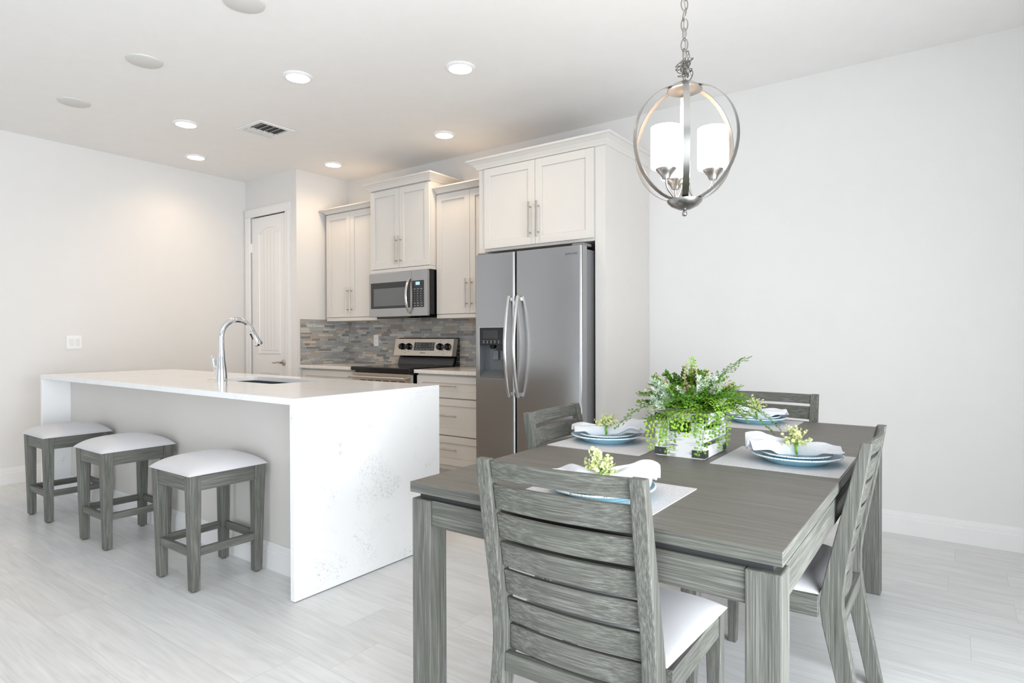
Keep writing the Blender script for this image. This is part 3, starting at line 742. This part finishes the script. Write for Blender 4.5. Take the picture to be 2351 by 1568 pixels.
# ------------------------------------------------------------------ dining chairs
REAR = [(0, -.067), (.2, -.030), (.33, -.008), (.41, 0), (.48, -.004), (.567, -.019), (.726, -.048), (.886, -.074)]
FRONT = [(0, -.022), (.18, .017), (.273, .039), (.35, .056), (.40, .060), (.45, .055), (.55, .033), (.71, -.004), (.80, -.025), (.886, -.046)]
def itp(tab, z):
    for (a, p), (b, q) in zip(tab, tab[1:]):
        if z <= b: return p+(q-p)*(z-a)/(b-a)
    return tab[-1][1]
def make_chair(loc, rz, label):
    t = thing('dining_chair', label, 'chair', loc, rz, 'dining chairs around the table')
    W, P = .222, .037
    zs = [0, .1, .2, .27, .31, .34, .37, .4, .43, .46, .5, .56, .64, .72, .8, .886]
    poly = [(itp(REAR, z), z) for z in zs]+[(itp(FRONT, z), z) for z in zs[::-1]]
    for s in (-1, 1):
        a, b = sorted((s*W, s*(W-P)))
        obj('back_post', MB().prism(poly, a, b, 'x'), M['woodz'], t, bevel=.003)
    x1 = W-P-.0005
    for z0, z1 in ((.836, .884), (.757, .822), (.680, .745), (.604, .668), (.530, .594), (.452, .517), (.380, .443)):
        rings = []
        for k in range(13):
            q = -1+2*k/12; x = q*x1; bow = .017*(1-q*q)
            def yy(z): return (itp(REAR, z)*.40+itp(FRONT, z)*.60)-bow
            rings.append([(x, yy(z0)-.008, z0), (x, yy(z1)-.008, z1), (x, yy(z1)+.007, z1), (x, yy(z0)+.007, z0)])
        obj('slat', MB().rings(rings), M['woodx'], t, bevel=.0025, smooth=30)
    fy = .455
    for s in (-1, 1):
        def c(x_in, x_out, y_in, z):
            xs = sorted((s*x_in, s*x_out)); return [(xs[0], y_in, z), (xs[1], y_in, z), (xs[1], fy, z), (xs[0], fy, z)]
        obj('leg', MB().hexa(c(.216, .245, fy-.03, 0)+c(.205, .250, fy-.044, .428)), M['woodz'], t, bevel=.003)
        a = [(s*.216, .062), (s*.236, .062), (s*.246, fy-.046), (s*.226, fy-.046)]
        obj('seat_rail', MB().prism(a if s > 0 else a[::-1], .365, .428, 'z'), M['woody'], t, bevel=.002)
    obj('seat_rail', MB().box(-.2, .2, fy-.03, fy-.008, .365, .428), M['woodx'], t, bevel=.002)
    obj('seat_rail', MB().box(-.185, .185, .0, .022, .33, .378), M['woodx'], t, bevel=.002)
    obj('cushion', cushion(MB(), .222, .256, .062, fy+.008, .4285, .034, .014), M['fabric'], t, smooth=60)
    return t
ch = make_chair((-.752, 1.262, 0), math.radians(2.4), 'grey slat-back dining chair in the foreground with its back to the viewer')
dup(ch, (-.798, 3.435, 0), PI-math.radians(2), 'grey slat-back dining chair at the far end of the table by the wall')
dup(ch, (-.263, 2.2, 0), PI/2, 'grey slat-back dining chair on the right side of the table, seen edge-on')
dup(ch, (-1.328, 2.212, 0), -PI/2+math.radians(3), 'grey slat-back dining chair on the refrigerator side of the table')

# ------------------------------------------------------------------ place settings
def plate_prof(R, h):
    return [(.0001, 0), (R*.62, 0), (R*.655, .002), (R*.74, h*.38), (R*.86, h*.68), (R*.985, h*.92), (R*.985, h*1.06), (R*.86, h*.84), (R*.75, h*.60), (R*.68, .0095), (R*.64, .0075), (.0001, .0075)]
def plate(name, label, cat, grp, x, y, z, R, h):
    t = thing(name, label, cat, (x, y, z), random.uniform(0, 6), grp)
    obj('plate_body', MB().lathe(plate_prof(R, h), 56), M['plate'], t, smooth=50)
    n = 84; mb = MB()
    prof = []
    ring = []
    for k in range(n*2):
        a = PI*k/n; rr = .0026+.0009*math.sin(k*PI)+(.0008 if k % 2 else 0)
        ring.append([((R*.985+rr*math.cos(b))*math.cos(a), (R*.985+rr*math.cos(b))*math.sin(a), h*.99+rr*math.sin(b)) for b in [2*PI*j/6 for j in range(6)]])
    obj('beaded_rim', mb.rings(ring, True), M['bead'], t, smooth=70)
    return t
def napkin(name, label, x, y, z, rz, seed, fl=1.0, lift=.03):
    rnd = random.Random(seed); mb = MB()
    ph = [rnd.uniform(0, 6.3) for _ in range(8)]
    kL, kR = rnd.choice((3.0, 3.4)), rnd.choice((2.0, 2.4))
    def sheet(layer):
        def f(i, j):
            u = 2*i-1; v = 2*j-1; a = abs(u); side = 1 if u > 0 else -1
            k = kR if side > 0 else kL
            hw = .023+(.060 if side < 0 else .046)*fl*a**.9
            L = .150 if side < 0 else .142
            xx = u*L*(1+.08*math.sin(2.2*v+ph[0]+side)-.10*v*v*a)
            yy = v*hw+.012*a*math.sin(4*u+ph[1])+.012*a*math.sin(k*PI*v+ph[4])
            amp = (.046 if side < 0 else .026)*min(1, a*1.5)
            fold = amp*(math.cos(k*PI*v+ph[2]+layer*1.1+1.2*math.sin(3*u+ph[5]))*.5+.5)
            core = .041*math.sqrt(max(0, 1-v*v))*(1-.75*a)
            zz = .006+core+fold*(1-.35*abs(v))+lift*.5*max(0, a-.35)*(1.0 if side < 0 else .2)-layer*.008
            zz += .006*math.sin(9*u+5*v+ph[3])*a
            rr_ = math.hypot(xx, yy); q = min(1, max(0, (rr_-.06)/.04)); lo = .0022+.021*q*q*(3-2*q)
            return (xx, yy*(1-.12*layer), max(zz, lo-.0012*layer+.0012))
        return f
    mb.grid(sheet(0), 40, 26); mb.grid(sheet(1), 34, 20)
    o = obj(name, mb, M['napkin'], smooth=179, solid=.0016, sub=1)
    o.location = (x, y, z); o.rotation_euler = (0, 0, rz)
    return tag(o, label, 'napkin', 'white cloth napkins')
def disc(mb, c, r, nrm, k=7):
    nrm = Vector(nrm).normalized(); a = nrm.orthogonal().normalized(); b = nrm.cross(a)
    c = Vector(c)
    P = [c+a*r*math.cos(2*PI*i/k)+b*r*math.sin(2*PI*i/k) for i in range(k)]
    ctr = mb.bm.verts.new(c+nrm*r*.25); V = [mb.bm.verts.new(p) for p in P]
    for i in range(k): mb.bm.faces.new((V[i], V[(i+1) % k], ctr))
def napkin_ring(label, x, y, z, rz, seed):
    rnd = random.Random(seed)
    t = thing('napkin_ring', label, 'napkin ring', (x, y, z), rz, 'leafy napkin rings')
    ring = [(.002*math.sin(k), .033*math.cos(2*PI*k/24), .0262+.021*math.sin(2*PI*k/24)) for k in range(24)]
    tag(obj('ring_band', MB().tube(ring, .0035, 8, True), M['stem'], t, smooth=60), 'bright green band')
    for s in range(26):
        a = rnd.uniform(0, 2*PI); el = rnd.uniform(.05, 1.4); L = rnd.uniform(.035, .062)+(.016 if s % 6 == 0 else 0)
        d = Vector((math.cos(a)*math.cos(el), math.sin(a)*math.cos(el), math.sin(el)))
        pts = [Vector((0, 0, .043))+d*L*q+Vector((0, 0, -.010*q*q*(1 if el < .7 else 0))) for q in (0, .33, .66, 1)]
        mb = MB().tube(pts, .0008, 5)
        for q in range(7):
            p = pts[0].lerp(pts[-1], .3+.7*q/6)+Vector((rnd.uniform(-1, 1), rnd.uniform(-1, 1), rnd.uniform(-.6, 1)))*.007
            disc(mb, p, rnd.uniform(.0042, .0068), (rnd.uniform(-1, 1), rnd.uniform(-1, 1), rnd.uniform(-.2, 1)))
        obj('leaf_sprig', mb, M['pale'], t, fix=False)
    return t
SET = [  # where, mat centre, plate centre, napkin angle, ring offset along the napkin
    ('right side', 'the right-hand chair', (-.474, 2.237), (-.437, 2.234), 12, .028),
    ('refrigerator side', 'the chair on the refrigerator side', (-1.108, 2.216), (-1.15, 2.240), 203, .012),
    ('far end', 'the far chair by the wall', (-.802, 3.100), (-.802, 3.152), 24, -.01),
    ('near end', 'the foreground chair', (-.776, 1.484), (-.772, 1.472), 200, .02)]
for i, (wh, seat, mc, pc, ang, ro) in enumerate(SET):
    m = obj('placemat', MB().box(-.193, .193, -.193, .193, 0, .0022), M['mat']); m.location = (mc[0], mc[1], TZ+.0002)
    tag(m, 'square grey woven placemat in front of '+seat, 'placemat', 'grey placemats')
    zp = TZ+.0026
    plate('dinner_plate', 'large aqua dinner plate under a smaller one, before '+seat, 'plate', 'aqua dinner plates', pc[0], pc[1], zp, .143, .0275)
    plate('salad_plate', 'smaller aqua plate stacked on the large one, before '+seat, 'plate', 'aqua salad plates', pc[0], pc[1], zp+.0102, .112, .022)
    a = math.radians(ang)
    napkin('napkin', 'gathered white cloth napkin on the plates at the %s of the table' % wh, pc[0], pc[1], zp+.0182, a, 11+i*5, 1.1 if i == 0 else 1)
    napkin_ring('green leafy napkin ring around the napkin at the %s of the table' % wh, pc[0], pc[1], zp+.0182, a, 40+i)

# ------------------------------------------------------------------ crate and greenery
CX, CY = -.788, 2.205
t = thing('wooden_crate', 'whitewashed slatted wood crate with dark metal corners on the table', 'crate', (CX, CY, TZ+.0004))
cw, cl, chh = .082, .117, .155
for s in (-1, 1):
    ys = sorted((s*cl, s*(cl-.012)))
    mb = MB().box(-cw, cw, ys[0], ys[1], 0, .088).box(-cw, cw, ys[0], ys[1], .128, chh).box(-cw, -.042, ys[0], ys[1], .088, .128).box(.042, cw, ys[0], ys[1], .088, .128)
    obj('end_panel', mb, M['crate'], t)
    xs = sorted((s*(cw+.008), s*(cw+.0003)))
    for z0, z1 in ((.001, .042), (.058, .100), (.116, chh-.001)):
        obj('slat', MB().box(xs[0], xs[1], -cl-.001, cl+.001, z0, z1), M['crate'], t, bevel=.0012, seg=1)
obj('bottom_board', MB().box(-cw+.001, cw-.001, -cl+.0125, cl-.0125, .002, .008), M['crate'], t)
for sx in (-1, 1):
    for sy in (-1, 1):
        for z0, z1 in ((.004, .030), (chh-.030, chh-.003)):
            xo, yo = sx*(cw+.0085), sy*(cl+.0015)
            y0, y1 = sorted((yo, yo+sy*.0012)); x0, x1 = sorted((xo, xo+sx*.0012))
            xa = sorted((xo, xo-sx*.045)); ya = sorted((yo, yo-sy*.035))
            b = obj('corner_bracket', MB().box(xa[0], xa[1], y0, y1, z0, z1).box(x0, x1, ya[0], ya[1], z0, z1), M['bracket'], t)
            zc = (z0+z1)/2
            mb = MB().lathe([(.0001, 0), (.004, 0), (.003, sy*.0016), (.0001, sy*.002)], 10, (xo-sx*.02, yo+sy*.001, zc), 'y').lathe([(.0001, 0), (.004, 0), (.003, sy*.0016), (.0001, sy*.002)], 10, (xo-sx*.037, yo+sy*.001, zc), 'y')
            obj('screw', mb, M['screw'], b)

t = thing('fern_arrangement', 'leafy green fern arrangement with silvery sprigs spilling from the white crate', 'plant', (CX, CY, TZ))
RV, TV = Vector((.809, .587, 0)), Vector((.587, -.809, 0))     # across the room, and out from the wall side
def P3(a, b, z): return RV*a+TV*b+Vector((0, 0, z))
def bez(p0, p1, p2, n):
    return [p0*(1-q)**2+p1*2*q*(1-q)+p2*q*q for q in [k/n for k in range(n+1)]]
def leaflet(mb, p, d, up_, s):
    d = d.normalized(); sd = d.cross(up_)
    if sd.length < 1e-4: sd = d.orthogonal()
    sd.normalize(); nn = sd.cross(d)
    pts = [p, p+d*s*.35+sd*s*.34, p+d*s*.85+sd*s*.42, p+d*s*1.05+nn*s*.12, p+d*s*.85-sd*s*.42, p+d*s*.35-sd*s*.34]
    mid = mb.bm.verts.new(p+d*s*.6+nn*s*.18); V = [mb.bm.verts.new(q) for q in pts]
    for i in range(6): mb.bm.faces.new((V[i], V[(i+1) % 6], mid))
def frond(p0, p1, p2, mat, seed, bl=.05, ls=.0085, n=16, start=.22):
    rnd = random.Random(seed); pts = bez(p0, p1, p2, 24); mb = MB()
    mb.tube(pts, .0014, 5, radii=[.0017-.0012*k/24 for k in range(25)])
    for k in range(n):
        q = start+(1-start)*(k+.5)/n; f = q*24; i = min(23, int(f)); p = pts[i].lerp(pts[i+1], f-i)
        T = (pts[i+1]-pts[i]).normalized(); U = Vector((0, 0, 1)) if abs(T.z) < .85 else TV
        S = T.cross(U).normalized(); U2 = S.cross(T)
        L = bl*(1-.78*((q-start)/(1-start))**1.3)*rnd.uniform(.8, 1.1)
        sd = 1 if k % 2 else -1
        d = (S*sd*.85+T*.55+U2*rnd.uniform(-.25, .35)).normalized()
        br = [p, p+d*L*.5, p+d*L+Vector((0, 0, -.12*L))]
        mb.tube(br, .0006, 4)
        m = max(2, int(L/.0075))
        for j in range(m):
            pp = p+d*L*(j+.7)/m; e = 1 if j % 2 else -1
            ax = (d*.55+U2.cross(d)*e*.9+U2*rnd.uniform(-.3, .3)).normalized()
            leaflet(mb, pp, ax, U2+Vector((rnd.uniform(-.5, .5), rnd.uniform(-.5, .5), 0)), ls*rnd.uniform(.8, 1.15))
        leaflet(mb, p+d*L, d, U2, ls)
    leaflet(mb, pts[-1], pts[-1]-pts[-2], Vector((0, 0, 1)) if abs((pts[-1]-pts[-2]).normalized().z) < .9 else TV, ls)
    return obj('fern_frond', mb, mat, t, fix=False)
TPZ = .155
F = [((-.02, .0, TPZ), (-.17, .06, .23), (-.285, .06, .10), 'fern2', .045, .008, 24),
     ((-.03, .02, TPZ), (-.13, .03, .22), (-.195, .03, .215), 'fern', .05, .008, 18),
     ((-.05, .03, TPZ), (-.11, .07, .15), (-.185, .09, .135), 'fern2', .04, .008, 16),
     ((-.06, .06, TPZ), (-.155, .12, .20), (-.165, .12, .045), 'fern3', .06, .0088, 18),
     ((-.06, .06, TPZ), (-.115, .13, .19), (-.115, .135, .03), 'fern', .045, .008, 16),
     ((.0, .08, TPZ), (.025, .17, .20), (-.02, .165, .025), 'fern', .05, .008, 20),
     ((-.03, .06, TPZ), (-.03, .15, .21), (-.055, .155, .09), 'fern3', .06, .009, 14),
     ((.0, .06, TPZ), (-.07, .16, .21), (-.10, .17, .12), 'fern3', .055, .009, 14),
     ((.03, .05, TPZ), (.085, .11, .19), (.075, .115, .04), 'fern', .05, .008, 16),
     ((.05, .0, TPZ), (.19, .04, .23), (.30, .055, .095), 'fern2', .05, .008, 24),
     ((.05, .02, TPZ), (.17, .08, .20), (.26, .09, .085), 'fern', .045, .008, 22),
     ((.04, .04, TPZ), (.12, .08, .2), (.17, .09, .13), 'fern3', .05, .0085, 16),
     ((.05, -.02, TPZ), (.09, -.02, .29), (.215, -.02, .345), 'fern2', .065, .0088, 18),
     ((.05, -.0, TPZ), (.12, -.0, .23), (.18, .0, .24), 'fern', .045, .0088, 14),
     ((.0, -.02, TPZ), (.0, -.02, .27), (.01, -.02, .345), 'fern3', .03, .006, 18),
     ((.0, .06, TPZ), (.04, .11, .24), (.12, .14, .21), 'fern2', .05, .0075, 18),
     ((-.0, .06, TPZ), (-.06, .12, .24), (-.13, .14, .19), 'fern2', .05, .0075, 18),
     ((-.01, .05, TPZ), (-.02, .11, .27), (-.05, .16, .19), 'fern2', .055, .0075, 18),
     ((.02, .05, TPZ), (.05, .13, .25), (.06, .17, .165), 'fern3', .055, .008, 16),
     ((.04, .03, TPZ), (.1, .08, .26), (.2, .1, .19), 'fern', .05, .008, 18)]
for i, (a, b, c, m, bl, ls, n) in enumerate(F): frond(P3(*a), P3(*b), P3(*c), M[m], 100+i, bl*1.1, ls*1.12, n+2)
def sprig(p0, p1, mat, seed, name, ll, lw, n, spread=.8, curl=.3):
    rnd = random.Random(seed); mb = MB()
    pts = bez(p0, (p0+p1)/2+Vector((rnd.uniform(-.02, .02), rnd.uniform(-.02, .02), .02)), p1, 10)
    mb.tube(pts, .001, 4)
    for k in range(n):
        q = .25+.75*k/n; f = q*10; i = min(9, int(f)); p = pts[i].lerp(pts[i+1], f-i); T = (pts[i+1]-pts[i]).normalized()
        o = Vector((rnd.uniform(-1, 1), rnd.uniform(-1, 1), rnd.uniform(-1, 1))); o = (o-T*o.dot(T)).normalized()
        d = (o*spread+T*.6).normalized(); L = ll*rnd.uniform(.6, 1.1)*(1.1-.5*q)
        s = d.cross(Vector((rnd.uniform(-1, 1), rnd.uniform(-1, 1), rnd.uniform(-1, 1)))).normalized()*lw
        a = [mb.bm.verts.new(v) for v in (p-s*.5, p+d*L*.5-s, p+d*L, p+d*L*.5+s)]
        mb.bm.faces.new(a)
        for e in (-1, 1):
            p2 = p+d*L*.45; d2 = (d+s.normalized()*e*.9).normalized()
            b = [mb.bm.verts.new(v) for v in (p2-s*.5, p2+d2*L*.3-s*.7, p2+d2*L*.55, p2+d2*L*.3+s*.7)]
            mb.bm.faces.new(b)
    obj(name, mb, mat, t, fix=False)
rs = random.Random(21)
def dome(k, lo=.12):
    a = rs.uniform(0, 2*PI); el = rs.uniform(lo, 1.5); r = rs.uniform(.75, 1.08)
    return RV*(.205*math.cos(a)*math.cos(el)*r)+TV*(.15*math.sin(a)*math.cos(el)*r)+Vector((0, 0, TPZ+.15*math.sin(el)*r))
for k in range(128):
    p1 = dome(k); base = Vector((0, 0, TPZ-.01))
    p0 = base.lerp(p1, .3)+Vector((rs.uniform(-1, 1), rs.uniform(-1, 1), 0))*.03
    if k % 7 == 0: sprig(p0, p1+Vector((0, 0, .018)), M['beige'], 300+k, 'dried_bloom', .011, .0026, 54)
    elif k % 3 == 0: sprig(p0, p1, M['fern'], 300+k, 'green_sprig', .016, .0032, 60)
    elif k % 3 == 1: sprig(p0, p1, M['fern2'], 300+k, 'green_sprig', .016, .0032, 60)
    else: sprig(p0, p1, M['olive'], 300+k, 'green_sprig', .015, .003, 64)
for k in range(30):
    left = k < 18
    a0 = (-.085 if left else .045)+rs.uniform(-.065, .05); b0 = rs.uniform(.03, .13); z = rs.uniform(.18, .285) if left else rs.uniform(.19, .29)
    p1 = P3(a0-(.03 if left else 0), b0, z)
    sprig(P3(a0*.5, b0*.5, TPZ+.01), p1, M['silver'], 500+k, 'silver_sprig', .022, .0016, 50, 1.0)
for k in range(26):    # dense low clump spilling over the near rim
    p1 = P3(rs.uniform(-.13, .16), rs.uniform(.08, .15), rs.uniform(.16, .235))
    sprig(P3(rs.uniform(-.03, .05), .04, TPZ), p1, M['fern2'] if k % 2 else M['fern'], 700+k, 'green_sprig', .018, .0036, 70)
# moss bed that fills the crate
tag(obj('moss', MB().grid(lambda i, j: (-.07+.14*i, -.1+.2*j, .10+.02*math.sin(9*i)*math.sin(11*j)), 14, 20), M['fern2'], t, smooth=179, solid=.01), 'dark green filler')

# ------------------------------------------------------------------ chandelier
HX, HY = -.812, 2.205
t = thing('chandelier', 'brushed nickel globe chandelier with three lit white glass shades', 'chandelier', (HX, HY, 0))
zt, zbm, zc = 2.108, 1.682, 1.897
obj('top_cap', MB().lathe([(.0001, 2.128), (.012, 2.128), (.02, 2.124), (.045, 2.112), (.062, 2.098), (.064, 2.092), (.058, 2.090), (.03, 2.10), (.0001, 2.10)], 36), M['bandm'], t, smooth=50)
obj('bottom_cap', MB().lathe([(.0001, 1.652), (.02, 1.655), (.048, 1.668), (.062, 1.682), (.064, 1.690), (.05, 1.686), (.0001, 1.682)], 36), M['bandm'], t, smooth=50)
obj('finial', MB().lathe([(.0001, 1.630), (.007, 1.632), (.010, 1.640), (.007, 1.648), (.005, 1.652), (.0001, 1.653)], 16), M['bandm'], t, smooth=60)
a0 = math.atan2(-.938, .345)+math.radians(2.2)
for k in range(6):
    a = a0+k*PI/3; c, s = math.cos(a), math.sin(a); pts = []
    for i in range(25):
        q = i/24; th = -PI/2*.93+PI*.93*q
        pts.append((c*.203*math.cos(th), s*.203*math.cos(th), zc+.213*math.sin(th)))
    rings = []
    for i, p in enumerate(pts):
        T = (Vector(pts[min(24, i+1)])-Vector(pts[max(0, i-1)])).normalized(); side = Vector((-s, c, 0)); N = T.cross(side)
        rings.append([Vector(p)+side*u*.011+N*v*.0012 for u, v in ((-1, -1), (1, -1), (1, 1), (-1, 1))])
    obj('globe_band', MB().rings(rings), M['bandm'], t, smooth=40)
obj('stem', MB().cyl((0, 0, 1.69), (0, 0, 1.76), .006, 10).lathe([(.0001, 1.735), (.016, 1.735), (.02, 1.75), (.012, 1.765), (.0001, 1.768)], 16), M['bandm'], t, smooth=50)
tc = math.atan2(-.938, .345)
for k, ad in enumerate((80, -40, 200)):
    a = tc+math.radians(ad); c, s = math.cos(a), math.sin(a); r = .1
    pts = bez(Vector((c*.012, s*.012, 1.752)), Vector((c*.03, s*.03, 1.66)), Vector((c*.075, s*.075, 1.708)), 8)+bez(Vector((c*.075, s*.075, 1.708)), Vector((c*r, s*r, 1.722)), Vector((c*r, s*r, 1.757)), 6)[1:]
    arm = obj('arm', MB().tube(pts, .0045, 10), M['bandm'], t, smooth=60)
    obj('cup', MB().lathe([(.0001, 1.754), (.014, 1.754), (.017, 1.762), (.02, 1.768), (.027, 1.776), (.036, 1.787), (.037, 1.790), (.0001, 1.790)], 24, (c*r, s*r, 0)), M['bandm'], arm, smooth=40)
    sh = obj('glass_shade', MB().lathe([(.02, 1.7905), (.044, 1.7905), (.052, 1.794), (.054, 1.802), (.054, 1.938), (.0515, 1.938), (.0515, 1.803), (.02, 1.795)], 36, (c*r, s*r, 0), closed=True), M['shade'], t, smooth=50)
    obj('bulb', MB().lathe([(.0001, 1.796), (.012, 1.796), (.012, 1.83), (.024, 1.86), (.022, 1.885), (.0001, 1.895)], 16, (c*r, s*r, 0)), M['lamp'], sh, smooth=60)
def link(mb, c, ax, L=.021, W=.0105, r=.0016, tilt=0):
    pts = []
    for k in range(16):
        q = 2*PI*k/16; v = Vector((W*math.cos(q), 0, L*math.sin(q)))
        v.rotate(Euler((tilt, 0, ax))); pts.append(Vector(c)+v)
    mb.tube(pts, r, 6, True)
mb = MB(); z = 2.15; k = 0; rr = random.Random(5)
while z < 2.84:
    link(mb, (0, 0, z), a0+(PI/2 if k % 2 else 0)+.4,     .0235, .013, .0019, rr.uniform(-.2, .2)); z += .037; k += 1
for k in range(18):
    link(mb, (rr.uniform(-.017, .017), rr.uniform(-.017, .017), 2.146+.065*k/17), rr.uniform(0, 6), .021, .0125, .0018, rr.uniform(-1.3, 1.3))
obj('chain', mb, M['chainm'], t, smooth=60)
obj('cord', MB().tube([(.004*math.sin(k*1.3), .004*math.cos(k*1.3), 2.128+.728*k/30) for k in range(31)], .0022, 6), M['nickel'], t, smooth=60)
obj('canopy', MB().lathe([(.0001, ZC-.03), (.02, ZC-.03), (.055, ZC-.018), (.065, ZC-.0005), (.0001, ZC-.0005)], 32), M['bandm'], t, smooth=50)
